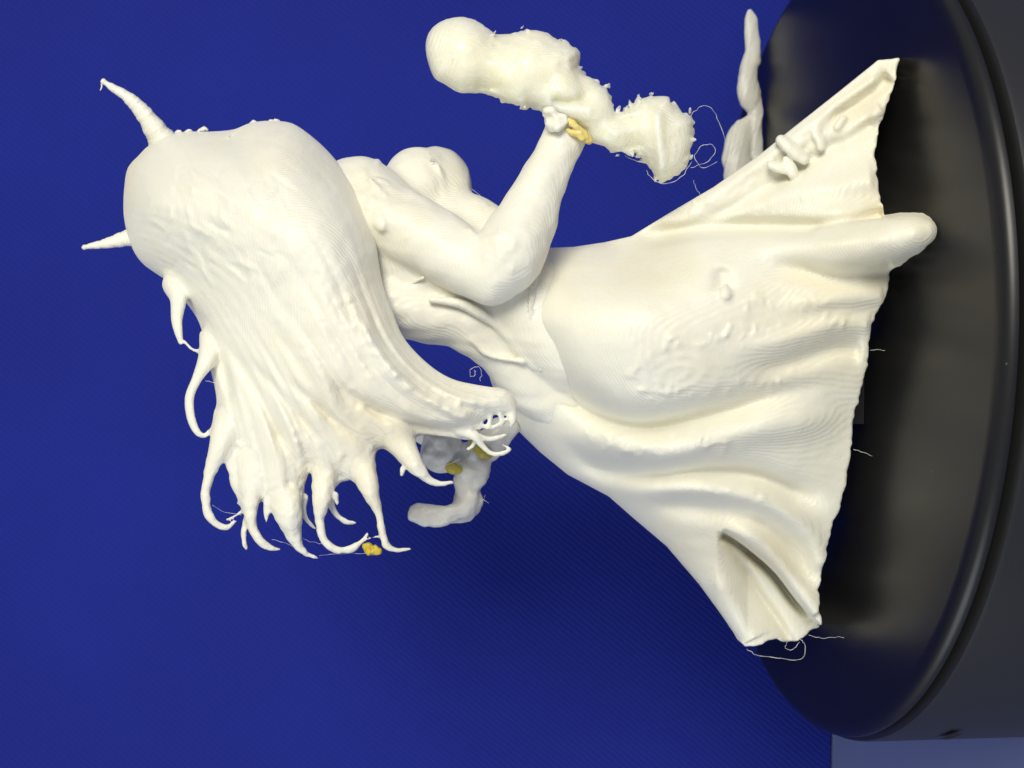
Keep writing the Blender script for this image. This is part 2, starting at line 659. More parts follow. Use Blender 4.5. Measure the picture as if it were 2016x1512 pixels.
# ------------------------------------------------------------------ turntable
def lathe(name, prof, mat, parent, cx, cy, seg=160):
    V, Fc = [], []
    for r, z in prof:
        for i in range(seg):
            a = 2 * math.pi * i / seg
            V.append((cx + r * math.cos(a), cy + r * math.sin(a), z))
    m = len(prof)
    for k in range(m - 1):
        for i in range(seg):
            j = (i + 1) % seg
            Fc.append([k * seg + i, k * seg + j, (k + 1) * seg + j, (k + 1) * seg + i])
    me = bpy.data.meshes.new(name)
    Fc.append(list(range(seg))[::-1])
    Fc.append(list(range((m - 1) * seg, m * seg)))
    me.from_pydata(V, [], Fc)
    me.shade_smooth()
    try:
        me.set_sharp_from_angle(angle=math.radians(28))
    except Exception:
        pass
    me.materials.append(mat)
    o = bpy.data.objects.new(name, me)
    col.objects.link(o)
    o.parent = parent
    o.matrix_parent_inverse = parent.matrix_world.inverted()
    return o


tt = empty('turntable', (XOFF, 0, TABLE_Z))
tag(tt, 'round black turntable with a thin groove around its rim, under the white figurine', 'turntable')
lathe('base', [(0.094, TABLE_Z), (0.0985, TABLE_Z + .002), (0.0990, TABLE_Z + .006), (0.1004, -0.0052), (0.1002, -0.0044), (0.0992, -0.0039), (0.092, -0.0039)], M_SIDE, tt, XOFF, 0)
lathe('spindle_gap', [(0.0955, -0.0039), (0.0955, -0.0030)], M_GAP, tt, XOFF, 0)
lathe('platter', [(0.0984, -0.0030), (0.0990, -0.0029), (0.09945, -0.0025), (0.0994, -0.0019), (0.0990, -0.0011), (0.0983, -0.0005), (0.0972, -0.00012), (0.0962, 0.0), (0.001, 0.0)], M_BLACK, tt, XOFF, 0)
# small slot seam in the side wall
th = math.radians(180 + 31)
V, Fc = [], []
for z in (-0.0185, -0.0160):
    for k in range(7):
        a = th + (k - 3) * 0.012
        V.append((XOFF + 0.10065 * math.cos(a), 0.10065 * math.sin(a), z))
for k in range(6):
    Fc.append([k, k + 1, k + 8, k + 7])
link('side_slot', V, Fc, M_GAP, tt)

# ------------------------------------------------------------------ the figurine
fig = empty('figurine', (0.0, -0.03, 0.0))
tag(fig, 'white 3D printed horned woman figurine seen from behind, leaning on the black turntable', 'figurine')

# ---- body: torso, neck, head, both arms in one surface
B = Field((330, 215, -190), (1200, 960, 330), 4)
B.tube([(700, 470, 60, 120), (800, 510, 50, 122), (900, 545, 45, 108), (985, 580, 40, 98), (1060, 620, 40, 112), (1130, 665, 50, 118)], 10)
B.tube([(690, 470, 40, 60), (620, 445, 60, 58), (560, 430, 80, 60)], 20)                 # neck
B.ball((500, 410, 130), (125, 105, 125), 20)                                             # head, turned away
B.tube([(540, 405, 250, 16), (505, 405, 262, 10)], 12)                                   # nose
B.ball((600, 405, 200), (45, 42, 40), 25)                                                # chin
B.tube([(672, 400, 20, 84), (715, 398, 25, 88), (760, 430, 0, 82)], 25)                  # shoulder blade
B.tube([(745, 428, -20, 80), (800, 450, -36, 77), (860, 482, -56, 70), (920, 517, -74, 64), (968, 538, -88, 57)], 10)   # near upper arm
B.tube([(968, 540, -90, 56), (1002, 500, -92, 72), (1030, 440, -86, 63), (1060, 378, -78, 51), (1090, 318, -68, 45), (1113, 266, -60, 41)], 12)
B.tube([(680, 560, 60, 62), (715, 640, 90, 50), (755, 730, 108, 42), (810, 810, 112, 36), (870, 868, 105, 30)], 16)      # far arm
B.ball((818, 366, 95), (68, 76, 66), 24)
B.ball((862, 372, 130), (66, 79, 66), 20)
B.tube([(880, 430, 90, 55), (930, 446, 84, 58), (985, 480, 70, 60)], 22)
for w in ([(728, 352, -62, 6), (742, 366, -72, 7), (750, 382, -78, 6)], [(752, 366, -60, 6), (770, 376, -64, 7), (785, 380, -64, 5)], [(742, 350, -52, 5), (756, 356, -52, 6), (766, 366, -54, 4)],
          [(735, 398, -86, 6), (755, 402, -90, 7), (775, 396, -84, 5)], [(760, 412, -96, 5), (790, 408, -92, 6), (806, 400, -86, 4)], [(748, 430, -100, 10), (752, 450, -104, 9)],
          [(846, 302, 45, 5), (862, 322, 50, 5), (868, 352, 60, 6), (872, 390, 58, 5)], [(978, 470, -150, 6), (996, 462, -152, 6)], [(990, 490, -154, 7), (998, 494, -156, 7)], [(945, 500, -132, 5), (958, 528, -138, 5), (972, 552, -134, 6)]):
    B.tube(w, 9)
B.tube([(760, 590, -10, 66), (840, 612, -6, 62), (905, 626, 0, 56), (965, 672, 16, 50), (1030, 735, 40, 56), (1120, 810, 80, 60)], 10)        # drape over the far flank
B.tube([(850, 590, -78, 7), (905, 598, -70, 8), (960, 628, -54, 7), (1008, 672, -40, 6), (1050, 722, -26, 4)], 9)         # raised neckline edge
B.tube([(930, 668, -40, 5), (965, 700, -34, 5), (1030, 712, -34, 4)], 8)
B.tube([(925, 455, -105, 5), (940, 480, -122, 6), (950, 520, -128, 5)], 10)
bv, bq, bl = B.mesh(2)
n_ = normals(bv, bq)
amp = noise3(bv, 70, 5) * 5 + noise3(bv, 38, 6) * 3 + noise3(bv, 22, 8) * 1.8
r_ = np.random.default_rng(3)
bumps = [((725, 375, -60), 30, 18, 2.6), ((965, 515, -130), 24, 12, 1.6), ((990, 480, -140), 24, 12, 1.6), ((800, 420, -90), 60, 12, 1.2), ((1040, 560, -60), 50, 10, 1.2)]
for c, sp, k, h in bumps:
    for _ in range(k):
        p = np.array(c) + r_.normal(0, sp, 3) * (1, .7, .5)
        R = r_.uniform(5, 10)
        amp += h * r_.uniform(.5, 1.6) * np.exp(-((bv[:, :2] - p[:2]) ** 2).sum(1) / R ** 2) * (n_[:, 2] < 0)
bv = bv + n_ * amp[:, None]
body = link('body', P(bv), bq, M_WHITE, fig)

# ---- skirt
K = Field((925, 90, -300), (1875, 1295, 445), 3.2)
X, Y = K.grid2()
out_hi = [(1075, 488), (1130, 486), (1190, 477), (1243, 465), (1320, 418), (1405, 368), (1495, 305), (1562, 251), (1652, 180), (1729, 118), (1771, 114)]
out_hem = [(1765, 143), (1756, 180), (1738, 224), (1727, 260), (1724, 296), (1725, 335), (1729, 372), (1740, 424), (1775, 420), (1815, 419), (1832, 428), (1843, 450), (1838, 468), (1815, 490), (1796, 504), (1770, 522), (1752, 537), (1743, 581), (1724, 619), (1713, 663), (1708, 717), (1697, 749),
           (1688, 790), (1681, 825), (1675, 880), (1670, 925), (1664, 961), (1643, 1020), (1626, 1096), (1611, 1161), (1612, 1200), (1618, 1230)]
out_flap = [(1600, 1238), (1588, 1252), (1572, 1263), (1550, 1264), (1529, 1257), (1503, 1266), (1485, 1272), (1467, 1273)]
out_lo = [(1453, 1259), (1420, 1210), (1377, 1151), (1312, 1075), (1247, 1020), (1198, 977), (1117, 934), (1063, 890), (1019, 847), (988, 800), (968, 757), (956, 715)]
out_waist = [(1000, 690), (1040, 640), (1050, 560)]
poly = np.array(out_hi + out_hem + out_flap + out_lo + out_waist, float)
hem_noise = noise2(X, Y, 9, 11) * 2.4 + noise2(X, Y, 22, 12) * 2.5
d, _ = line_dist(poly, X, Y, True)
ins = inside(poly, X, Y)
dh, _ = line_dist(out_hem + out_flap, X, Y)
d2 = np.where(ins, -d, d) + hem_noise * np.exp(-(dh / 30) ** 2)
ctrl = [(1075, 490, 40), (1240, 466, 20), (1405, 368, -20), (1560, 252, -65), (1729, 118, -112), (1771, 114, -124), (1738, 224, -105), (1726, 300, -112), (1730, 372, -130), (1750, 540, -150), (1740, 424, -150), (1815, 420, -200), (1842, 452, -228), (1796, 503, -196), (1800, 458, -262), (1740, 470, -232), (1660, 480, -190),
        (1724, 619, -112), (1708, 717, -80), (1681, 825, -25), (1664, 961, 22), (1626, 1096, 75), (1615, 1232, 105), (1469, 1273, 140), (1377, 1151, 140), (1247, 1020, 125), (1117, 934, 105), (1019, 847, 85), (958, 730, 60),
        (1050, 600, -62), (1045, 660, -50), (1130, 600, -118), (1250, 600, -160), (1300, 700, -168), (1400, 600, -165), (1550, 620, -145), (1400, 790, -125), (1550, 760, -105), (1200, 860, -45), (1300, 900, -58), (1450, 900, -50), (1560, 900, -30),
        (1350, 1000, 15), (1500, 1020, 15), (1050, 750, -10), (1100, 830, 10), (1400, 490, -110), (1450, 430, -50), (1550, 350, -65), (1640, 280, -90), (1600, 480, -150), (1500, 1180, 110)]
zf = tps(ctrl, 0.002)(X, Y)
# folds
crA = [(1063, 625), (1070, 690), (1090, 740), (1133, 790), (1204, 831), (1280, 842), (1361, 827), (1442, 804), (1524, 776), (1605, 760), (1690, 752)]
fold(zf, X, Y, crA, 46, 34, ends=(.12, .5))
fold(zf, X, Y, crA, 24, 14, ends=(.25, .6))
fold(zf, X, Y, [(1130, 838), (1180, 858), (1250, 880), (1330, 882), (1442, 856), (1560, 836), (1680, 825)], -22, 32, ends=(.2, .2))
crC = [(1100, 850), (1130, 890), (1182, 923), (1280, 936), (1388, 930), (1475, 934), (1551, 961), (1640, 1000)]
fold(zf, X, Y, crC, 32, 24, ends=(.2, .15))
fold(zf, X, Y, crC, 12, 10, ends=(.3, .4))
fold(zf, X, Y, [(1200, 958), (1280, 962), (1361, 958), (1442, 972), (1530, 1000), (1600, 1060), (1620, 1130)], -20, 22, ends=(.2, .05))
fold(zf, X, Y, [(1260, 990), (1388, 1000), (1470, 1015), (1530, 1050), (1580, 1110), (1605, 1170)], 22, 22, ends=(.2, .15))
fold(zf, X, Y, [(1420, 1030), (1490, 1062), (1550, 1120), (1612, 1210)], -22, 20, ends=(.25, .02))
fold(zf, X, Y, [(1700, 690), (1640, 690), (1540, 720), (1430, 740)], 18, 20, ends=(.05, .5))
fold(zf, X, Y, [(1720, 640), (1640, 640), (1540, 668), (1420, 690)], -12, 20, ends=(.05, .4))
fold(zf, X, Y, [(1745, 585), (1660, 590), (1580, 600), (1500, 610)], -10, 18, ends=(.05, .5))
fold(zf, X, Y, [(1760, 536), (1652, 546), (1560, 528), (1470, 520)], 34, 22, ends=(.03, .5))
fold(zf, X, Y, [(1243, 470), (1360, 452), (1450, 446), (1540, 446), (1640, 446), (1745, 426)], 40, 17, ends=(.12, .02))
fold(zf, X, Y, [(1420, 500), (1560, 482), (1680, 470), (1790, 455)], -16, 30, ends=(.3, .2))
fold(zf, X, Y, [(1340, 445), (1427, 415), (1517, 365), (1607, 309), (1729, 232)], 18, 14, ends=(.2, .05))
fold(zf, X, Y, [(1380, 425), (1480, 395), (1600, 372), (1728, 350)], -16, 26, ends=(.2, .05))
fold(zf, X, Y, [(1330, 425), (1427, 370), (1520, 305), (1607, 240), (1740, 150)], -12, 14, ends=(.2, .05))
fold(zf, X, Y, [(1620, 245), (1690, 200), (1755, 150)], 20, 13, ends=(.3, .05))
fold(zf, X, Y, [(1640, 285), (1690, 250), (1738, 212)], -16, 14, ends=(.3, .05))
fold(zf, X, Y, [(1426, 520), (1422, 545), (1424, 572)], 15, 17, ends=(.4, .1))
# the open slit: the layer below it lies deeper
slit = spline([(1412, 1044), (1440, 1056), (1475, 1080), (1524, 1123), (1567, 1178), (1622, 1238)], 8)
below = Y - np.interp(X, slit[:, 0], slit[:, 1])
gr = np.clip((X - 1412) / 60, 0, 1)
under = np.clip(below / 4, 0, 1) * gr * (X > 1412)
dp, _ = line_dist([(1412, 1044), (1453, 1102), (1496, 1172), (1534, 1226), (1556, 1262)], X, Y)
sheet = np.where(Y - np.interp(X, [1412, 1453, 1496, 1534, 1560], [1044, 1102, 1172, 1226, 1270]) > 0, 1, 0)
zf += under * np.where(sheet > 0, 85 * np.exp(-dp / 60), 85) + under * 16 * np.exp(-(dp / 10) ** 2)
fold(zf, X, Y, [(1418, 1053), (1440, 1063), (1474, 1088), (1522, 1131), (1564, 1186), (1610, 1236)], 75, 8, ends=(.02, .35))
fold(zf, X, Y, [(1400, 1120), (1450, 1200), (1480, 1262)], -14, 24, ends=(.3, .02))
# stray specks and rough patches
zf += noise2(X, Y, 60, 21) * 2 + noise2(X, Y, 20, 22) * .7
zits(zf, X, Y, [(1240, 745), (1300, 690), (1420, 660), (1560, 640), (1700, 625)], 9, 46, 3.6, 6.5, 5, 31)
zits(zf, X, Y, [(1260, 770), (1340, 775), (1440, 768), (1540, 755)], 10, 46, 3.6, 6.5, 5, 32)
zits(zf, X, Y, [(1170, 850), (1240, 880), (1330, 878), (1420, 868)], 13, 70, 3.8, 7, 5.5, 33)
zits(zf, X, Y, [(1470, 590), (1560, 592), (1700, 590)], 6, 18, 4, 7, 5, 34)
zits(zf, X, Y, [(1300, 955), (1440, 968), (1560, 1000)], 12, 16, 3.6, 6, 5, 35)
zits(zf, X, Y, [(1280, 455), (1400, 390), (1500, 330)], 12, 12, 3.6, 6, 5, 36)
zits(zf, X, Y, [(1480, 430), (1600, 400)], 18, 8, 3.6, 6, 5, 37)
zits(zf, X, Y, [(1060, 520), (1050, 590), (1050, 650)], 3, 14, 5, 9, 6, 38)
# oval terraces on the hip, where the print layers run out
u, v = (X - 1330) * .96 - (Y - 735) * .28, (X - 1330) * .28 + (Y - 735) * .96
q = np.sqrt((u / 1.9) ** 2 + v ** 2)
zf += .6 * np.sin(q / 3.0) * np.exp(-(q / 52) ** 2) * (1 + noise2(X, Y, 30, 40))
u, v = (X - 1260), (Y - 885)
q = np.sqrt((u / 2.2) ** 2 + v ** 2)
zf += .6 * np.sin(q / 2.6) * np.exp(-(q / 40) ** 2) * (1 + noise2(X, Y, 30, 41))
de, _ = line_dist(out_hi[:3], X, Y)
dl, _ = line_dist(out_lo[:-1], X, Y)
dw, _ = line_dist([out_lo[-1]] + out_waist + [out_hi[0]], X, Y)
for dd, R in ((de, 50), (dl, 60), (dw, 56)):
    a = np.clip(dd / R, 0, 1)
    zf += R * .8 * (1 - np.sqrt(np.maximum(1 - (1 - a) ** 2, 0)))
a = np.clip(d / 190, 0, 1)
zb = np.minimum(zf + 15 + 300 * np.sqrt(np.maximum(1 - (1 - a) ** 2, 0)), 440)
K.relief(zf, zb, d2.astype(np.float32))
K.tube([(1640, 482, -120, 40), (1740, 471, -184, 42), (1792, 460, -214, 34), (1824, 451, -232, 16)], 20)     # pointed fold sticking out over the rim of the hem
worms = [[(1538, 276, -84, 12), (1552, 288, -92, 13), (1566, 298, -92, 14), (1584, 312, -92, 15)], [(1518, 326, -80, 11), (1532, 332, -84, 11), (1546, 336, -86, 12)], [(1548, 316, -84, 11), (1558, 330, -86, 12), (1562, 342, -86, 13)],
         [(1612, 250, -92, 12), (1608, 262, -96, 12), (1614, 274, -98, 13), (1617, 288, -96, 11)], [(1662, 234, -104, 9), (1652, 248, -104, 10)], [(1428, 560, -160, 6), (1429, 570, -166, 10), (1429, 580, -170, 15)], [(1572, 282, -86, 9), (1588, 272, -88, 8)]]
for w in worms:
    w = [(p[0] + rng.normal(0, 1.5), p[1] + rng.normal(0, 1.5), p[2] + 13, p[3] * rng.uniform(.7, 1.05)) for p in w]
    K.tube(w, 7)
kv, kq, kl = K.mesh(1)
dress = link('skirt', P(kv), kq, M_WHITE, fig)
link_sweep('waist_seam', [(1072, 500, 0, 6), (1056, 545, -40, 7), (1046, 590, -66, 7), (1045, 640, -62, 7), (1056, 700, -44, 6), (1066, 730, -30, 4)], M_WHITE, dress, n=14, bump=.7, seed=3)

# ---- hair
A = Field((225, 222, -250), (1045, 1118, 250), 3.4)
X, Y = A.grid2()
hair_out = closed_spline([(291, 288), (273, 306), (252, 330), (245, 365), (243, 412), (248, 450), (262, 492), (280, 518), (302, 535), (335, 558), (362, 590), (385, 622), (397, 650), (403, 690), (416, 735), (425, 775),
                          (428, 815), (434, 850), (455, 872), (475, 890), (490, 930), (496, 970), (520, 985), (545, 985), (570, 1000), (590, 975), (604, 940), (612, 905), (622, 935), (645, 960), (670, 950), (690, 945), (715, 925), (733, 890), (760, 882), (790, 880), (822, 858),
                          (872, 859), (925, 866), (944, 850), (952, 830), (975, 815), (998, 814), (1010, 820), (1019, 803), (1012, 779), (986, 766), (935, 757), (893, 747), (855, 726), (817, 692), (791, 658), (772, 611), (755, 565),
                          (747, 524), (738, 468), (719, 409), (690, 357), (660, 314), (637, 289), (612, 267), (582, 246), (557, 239), (520, 238), (490, 243), (459, 255), (415, 259), (370, 259), (344, 263), (315, 275)], 4)
d, _ = line_dist(hair_out, X, Y, True)
ins = inside(hair_out, X, Y)
d2 = np.where(ins, -d, d)
ctrl = [(243, 412, 30), (273, 306, 30), (344, 263, 20), (459, 256, 0), (557, 239, -20), (657, 312, -50), (719, 409, -98), (747, 524, -128), (774, 611, -140), (817, 692, -138), (893, 747, -128), (986, 766, -122), (1020, 802, -118), (945, 848, -128),
        (825, 855, -135), (722, 900, -135), (606, 940, -135), (530, 985, -130), (480, 905, -120), (428, 815, -95), (402, 690, -65), (335, 558, -10), (262, 492, 20),
        (300, 400, -75), (350, 400, -125), (430, 400, -165), (550, 400, -195), (430, 500, -150), (460, 320, -115), (550, 310, -125), (640, 420, -185), (680, 520, -195), (560, 560, -195), (480, 620, -140), (600, 700, -195), (700, 640, -200), (780, 740, -188),
        (880, 800, -168), (700, 800, -175), (560, 800, -165), (470, 760, -120), (970, 790, -145), (620, 880, -152), (500, 900, -130)]
zf = tps(ctrl, 0.003)(X, Y)
guides = [[(345, 270), (500, 250), (620, 290), (700, 400), (738, 520), (780, 650), (860, 742), (985, 780)], [(300, 330), (450, 320), (580, 370), (660, 480), (710, 600), (775, 715), (870, 790), (945, 825)],
          [(270, 380), (400, 400), (520, 460), (600, 560), (670, 680), (740, 780), (835, 850)], [(255, 420), (370, 450), (470, 520), (550, 630), (620, 740), (680, 840), (725, 910)],
          [(260, 460), (350, 500), (440, 570), (510, 680), (570, 790), (610, 880), (625, 950)], [(275, 500), (340, 535), (410, 600), (470, 700), (515, 800), (545, 900), (565, 990)],
          [(300, 533), (350, 570), (395, 640), (435, 740), (465, 830), (490, 920), (500, 980)], [(330, 556), (375, 615), (405, 700), (425, 790), (435, 850)]]
qs, ss = [], []
for i, gd in enumerate(guides):
    c = spline(gd, 6)
    L_ = np.r_[0, np.cumsum(np.hypot(*np.diff(c[:, :2], axis=0).T))]
    for f in np.linspace(0, 1, 12):
        k = np.argmin(abs(L_ - f * L_[-1]))
        qs.append((c[k, 0], c[k, 1], i))
        ss.append((c[k, 0], c[k, 1], f))
Qf = tps(qs, 0.01)(X, Y)
Sf = np.clip(tps(ss, 0.02)(X, Y), 0, 1)
r_ = np.random.default_rng(19)


def strands(q, freq, seed):
    """ridge profile across the flow: rounded locks with sharp grooves"""
    g = np.random.default_rng(seed).random(400)
    t = q * freq + 40 + .35 * noise2(X, Y, 150, seed)
    i = np.floor(t).astype(int) % 400
    f = t - np.floor(t)
    h = (1 - (2 * f - 1) ** 2) * .45 + .55 * (.5 - .5 * np.cos(2 * math.pi * f))
    return h * (.35 + .65 * g[i])


grow = np.clip((Sf - .34) / .5, 0, 1)
grow = grow * grow * (3 - 2 * grow)
edge = np.clip(d / 30, .25, 1)
zf -= edge * (grow * (11 * strands(Qf, 1.5, 1) + 4.5 * strands(Qf, 3.1, 2) + 1.8 * strands(Qf, 6.5, 3)) + (1 - grow) * (1.3 * strands(Qf, 2.6, 4) + 0.35 * strands(Qf, 6.0, 5)))
zf += noise2(X, Y, 45, 51) * 2.6 + noise2(X, Y, 16, 52) * .9
# broad hollows and swells seen on the crown
fold(zf, X, Y, [(370, 470), (440, 500), (500, 560)], 7, 26)
fold(zf, X, Y, [(350, 350), (440, 370), (520, 420)], -5, 30)
fold(zf, X, Y, [(455, 265), (480, 300), (520, 360)], 12, 24, ends=(.02, .6))
fold(zf, X, Y, [(350, 575), (400, 640), (440, 720), (455, 800)], 16, 11, ends=(.1, .2))
fold(zf, X, Y, [(430, 650), (500, 760), (545, 850), (590, 930)], 18, 12, ends=(.3, .1))
fold(zf, X, Y, [(480, 690), (570, 800), (640, 880), (668, 950)], 14, 10, ends=(.3, .05))
fold(zf, X, Y, [(560, 740), (660, 830), (730, 880)], 14, 9, ends=(.3, .05))
fold(zf, X, Y, [(640, 740), (740, 810), (850, 842), (930, 852)], 18, 11, ends=(.3, .05))
fold(zf, X, Y, [(690, 590), (740, 690), (810, 770), (880, 810)], -10, 20, ends=(.2, .2))
for k in range(64):                                              # criss-cross scratches on the crown
    c = np.array([r_.uniform(300, 560), r_.uniform(330, 560)])
    a = r_.choice([.5, 1.15, 1.9]) + r_.normal(0, .12)
    l = r_.uniform(20, 55) * np.array([math.cos(a), math.sin(a)])
    fold(zf, X, Y, [c - l, c + r_.normal(0, 3, 2), c + l], r_.choice([-1, 1]) * r_.uniform(1.6, 3.6), r_.uniform(3.5, 6.5), ends=(.4, .4))
zits(zf, X, Y, [(680, 580), (710, 640), (770, 720), (860, 785)], 7, 46, 4, 7.5, 6, 61)
zits(zf, X, Y, [(560, 640), (640, 720), (720, 800)], 28, 26, 4, 6.5, 4, 62)
zits(zf, X, Y, [(870, 790), (910, 800), (950, 795)], 12, 22, 4, 8, 5, 63)
zits(zf, X, Y, [(600, 860), (640, 900), (700, 890)], 18, 22, 4, 7, 5, 64)
zits(zf, X, Y, [(380, 372), (375, 378)], 3, 5, 4, 6, 5, 65)
a = np.clip(d / 62, 0, 1)
zf += 50 * (1 - np.sqrt(np.maximum(1 - (1 - a) ** 2, 0))) * np.clip(1.15 - Sf * .75, .3, 1)
head = np.clip(1 - (np.hypot(X - 440, Y - 400) - 120) / 200, 0, 1)
a = np.clip(d / 90, 0, 1)
zb = np.minimum(zf + 14 + (45 + 270 * head) * np.sqrt(np.maximum(1 - (1 - a) ** 2, 0)), 235)
A.relief(zf, zb, d2.astype(np.float32))
tips = [  # rows: x, y, z, radius; each one a lock of hair that ends in a curled point
    [(345, 560, -20, 26), (351, 588, -28, 17), (348, 628, -34, 13), (351, 652, -36, 10), (356, 674, -36, 6)],
    [(420, 665, -85, 26), (407, 708, -88, 18), (387, 747, -90, 11.5), (373, 783, -92, 10.5), (376, 822, -94, 10), (388, 850, -94, 8), (402, 858, -92, 5), (410, 850, -90, 3.5)],
    [(450, 825, -112, 30), (432, 880, -116, 21), (413, 930, -118, 13), (405, 972, -118, 10.5), (409, 1008, -116, 9.5), (426, 1031, -112, 8.5), (446, 1037, -108, 7), (464, 1026, -104, 4)],
    [(448, 850, -108, 22), (454, 905, -108, 13), (463, 945, -108, 11), (475, 980, -110, 9), (485, 1000, -112, 8)],
    [(492, 900, -128, 26), (494, 960, -128, 20), (492, 1005, -126, 16), (496, 1035, -124, 12), (510, 1062, -122, 9.5), (530, 1078, -118, 7), (550, 1082, -114, 4)],
    [(488, 1010, -116, 10), (480, 1045, -112, 7), (481, 1068, -110, 6), (485, 1080, -108, 3.5)],
    [(555, 900, -142, 40), (557, 960, -142, 38), (566, 1010, -140, 28), (577, 1045, -136, 18), (588, 1075, -132, 10), (604, 1090, -128, 7), (623, 1098, -124, 4)],
    [(600, 980, -110, 10), (598, 1010, -108, 6), (610, 1030, -106, 6), (622, 1042, -104, 4)],
    [(640, 870, -146, 34), (640, 930, -146, 26), (634, 980, -144, 19), (629, 1025, -140, 11), (637, 1060, -136, 10), (660, 1081, -132, 10), (688, 1081, -128, 9), (708, 1068, -124, 6.5), (723, 1052, -120, 5)],
    [(648, 985, -112, 12), (660, 1010, -110, 7), (678, 1026, -108, 7), (698, 1029, -104, 5)],
    [(700, 860, -145, 36), (712, 915, -144, 28), (727, 962, -142, 19), (744, 1005, -138, 11), (752, 1045, -134, 9.5), (762, 1074, -130, 9), (782, 1083, -126, 6.5), (808, 1081, -122, 3.5)],
    [(770, 840, -148, 32), (792, 878, -146, 27), (818, 916, -142, 17), (842, 942, -138, 9.5), (866, 953, -134, 6.5), (890, 950, -130, 4.5)],
    [(985, 790, -128, 22), (1006, 808, -124, 11), (1009, 828, -120, 8), (1005, 841, -116, 3.5)],
    [(905, 845, -132, 16), (932, 858, -126, 10), (948, 876, -122, 7), (966, 892, -118, 5.5), (986, 893, -116, 5.5), (1004, 884, -112, 4), (990, 876, -108, 2.8)],
    [(935, 856, -124, 8), (958, 864, -118, 6.5), (978, 862, -114, 6), (995, 856, -110, 4)],
    [(940, 862, -112, 6), (930, 878, -108, 5), (922, 884, -106, 5)],
]
for i, tp in enumerate(tips):
    tp = [[p[0], p[1], p[2], p[3] * (.88 if p[3] < 17 else 1)] for p in tp]
    for p in tp:
        ii, jj = int((p[0] - A.lo[0]) / A.h), int((p[1] - A.lo[1]) / A.h)
        dd = d2[ii, jj]
        if dd < 6 and p[3] > 9:
            w = np.clip((6 - dd) / 30, 0, 1)
            p[2] = p[2] * (1 - w) + w * (zf[ii, jj] + p[3] * 1.02)
    A.tube(tp, 16 if tp[0][3] > 15 else 5, i + 1)
for tp in ([(363, 672, -36, 3.2), (376, 686, -50, 3.2), (390, 692, -62, 4)], [(950, 838, -122, 4), (968, 842, -120, 4), (990, 830, -120, 4), (1003, 822, -120, 4)], [(965, 816, -124, 5), (964, 832, -122, 5), (958, 843, -120, 4)],
           [(984, 814, -124, 5), (987, 824, -122, 5), (990, 834, -120, 4)], [(938, 838, -128, 4), (944, 842, -124, 5), (948, 836, -122, 4)], [(476, 930, -112, 4), (490, 932, -116, 4)], [(470, 872, -116, 4), (478, 880, -116, 4)], [(528, 985, -132, 9), (526, 1010, -130, 6), (524, 1027, -128, 3)],
           [(560, 1010, -132, 7), (556, 1024, -132, 4)], [(792, 922, -138, 6), (791, 934, -136, 4)], [(446, 1024, -106, 3.5), (466, 1014, -108, 4), (482, 1002, -112, 4)], [(475, 985, -112, 4), (470, 990, -110, 4)], [(707, 1068, -122, 3), (735, 1058, -126, 2.6), (748, 1056, -128, 3)],
           [(660, 975, -140, 8), (664, 990, -138, 4)]):
    A.tube(tp, 3, 0)
av, aq, al = A.mesh(1)
av = rough(av, aq, 13, 1.5, 70) if False else av
hn = normals(av, aq)
tipw = np.clip((av[:, 1] - 860) / 80, 0, 1)
av = av + hn * ((noise3(av, 11, 71) * 1.7 + noise3(av, 26, 73) * 1.6) * tipw)[:, None]
made = split(av, aq, al, [(0, 'hair', M_WHITE, fig)] + [(i + 1, 'lock', M_WHITE, 0) for i in range(len(tips))])
hair = made[0]


def horn(pts, sd):
    c = spline(pts, 9)
    r = np.random.default_rng(sd)
    k = np.arange(len(c))
    c[:, 3] *= 1 + .035 * np.sin(k * .8 + sd) + r.normal(0, .02, len(c))
    return link_sweep('horn', c, M_WHITE, fig, n=2, sides=20, bump=.08, seed=sd)


horn([(334, 298, 120, 34), (317, 274, 112, 27), (296, 242, 105, 19.5), (272, 211, 98, 15), (247, 188, 92, 10.5), (224, 174, 88, 8), (209, 164, 86, 5), (203, 160, 85, 6), (199, 158, 85, 3)], 1)
horn([(278, 460, 130, 25), (252, 468, 126, 17), (226, 475, 122, 12.5), (200, 481, 118, 8.5), (180, 484, 115, 6), (170, 486, 114, 4.5), (165, 487, 113, 5), (161, 488, 113, 2)], 2)
for k, (x, y) in enumerate([(352, 258), (372, 256), (396, 254), (402, 252), (500, 239), (534, 237), (544, 236)]):
    link_sweep('plastic_crumb', [(x - 7, y + 5, 62 - k, 3), (x, y + 1, 58 - k, 4 - .4 * (k % 3)), (x + 7, y + 4, 62 - k, 2)], M_WHITE, hair, n=3, sides=7, bump=.6, seed=k)

# ---- near hand: a rough lump of milky plastic stuck to the wrist with yellow glue
C = Field((820, 15, -190), (1385, 375, 90), 3.4)
X, Y = C.grid2()
lump1 = closed_spline([(838, 85), (850, 56), (878, 38), (914, 34), (945, 46), (977, 66), (1009, 67), (1037, 59), (1069, 62), (1096, 76), (1122, 86), (1141, 107), (1140, 130), (1160, 155), (1190, 172), (1200, 195), (1202, 222), (1190, 250), (1165, 262), (1120, 250), (1073, 228),
                       (1049, 210), (1021, 213), (989, 199), (957, 184), (906, 183), (874, 165), (854, 152), (841, 115)], 5)
lump2 = closed_spline([(1172, 215), (1200, 222), (1228, 217), (1255, 200), (1275, 192), (1296, 190), (1315, 190), (1330, 210), (1354, 226), (1364, 244), (1363, 290), (1350, 330), (1323, 349), (1299, 357), (1278, 333), (1256, 302), (1225, 304), (1195, 292), (1170, 270)], 5)
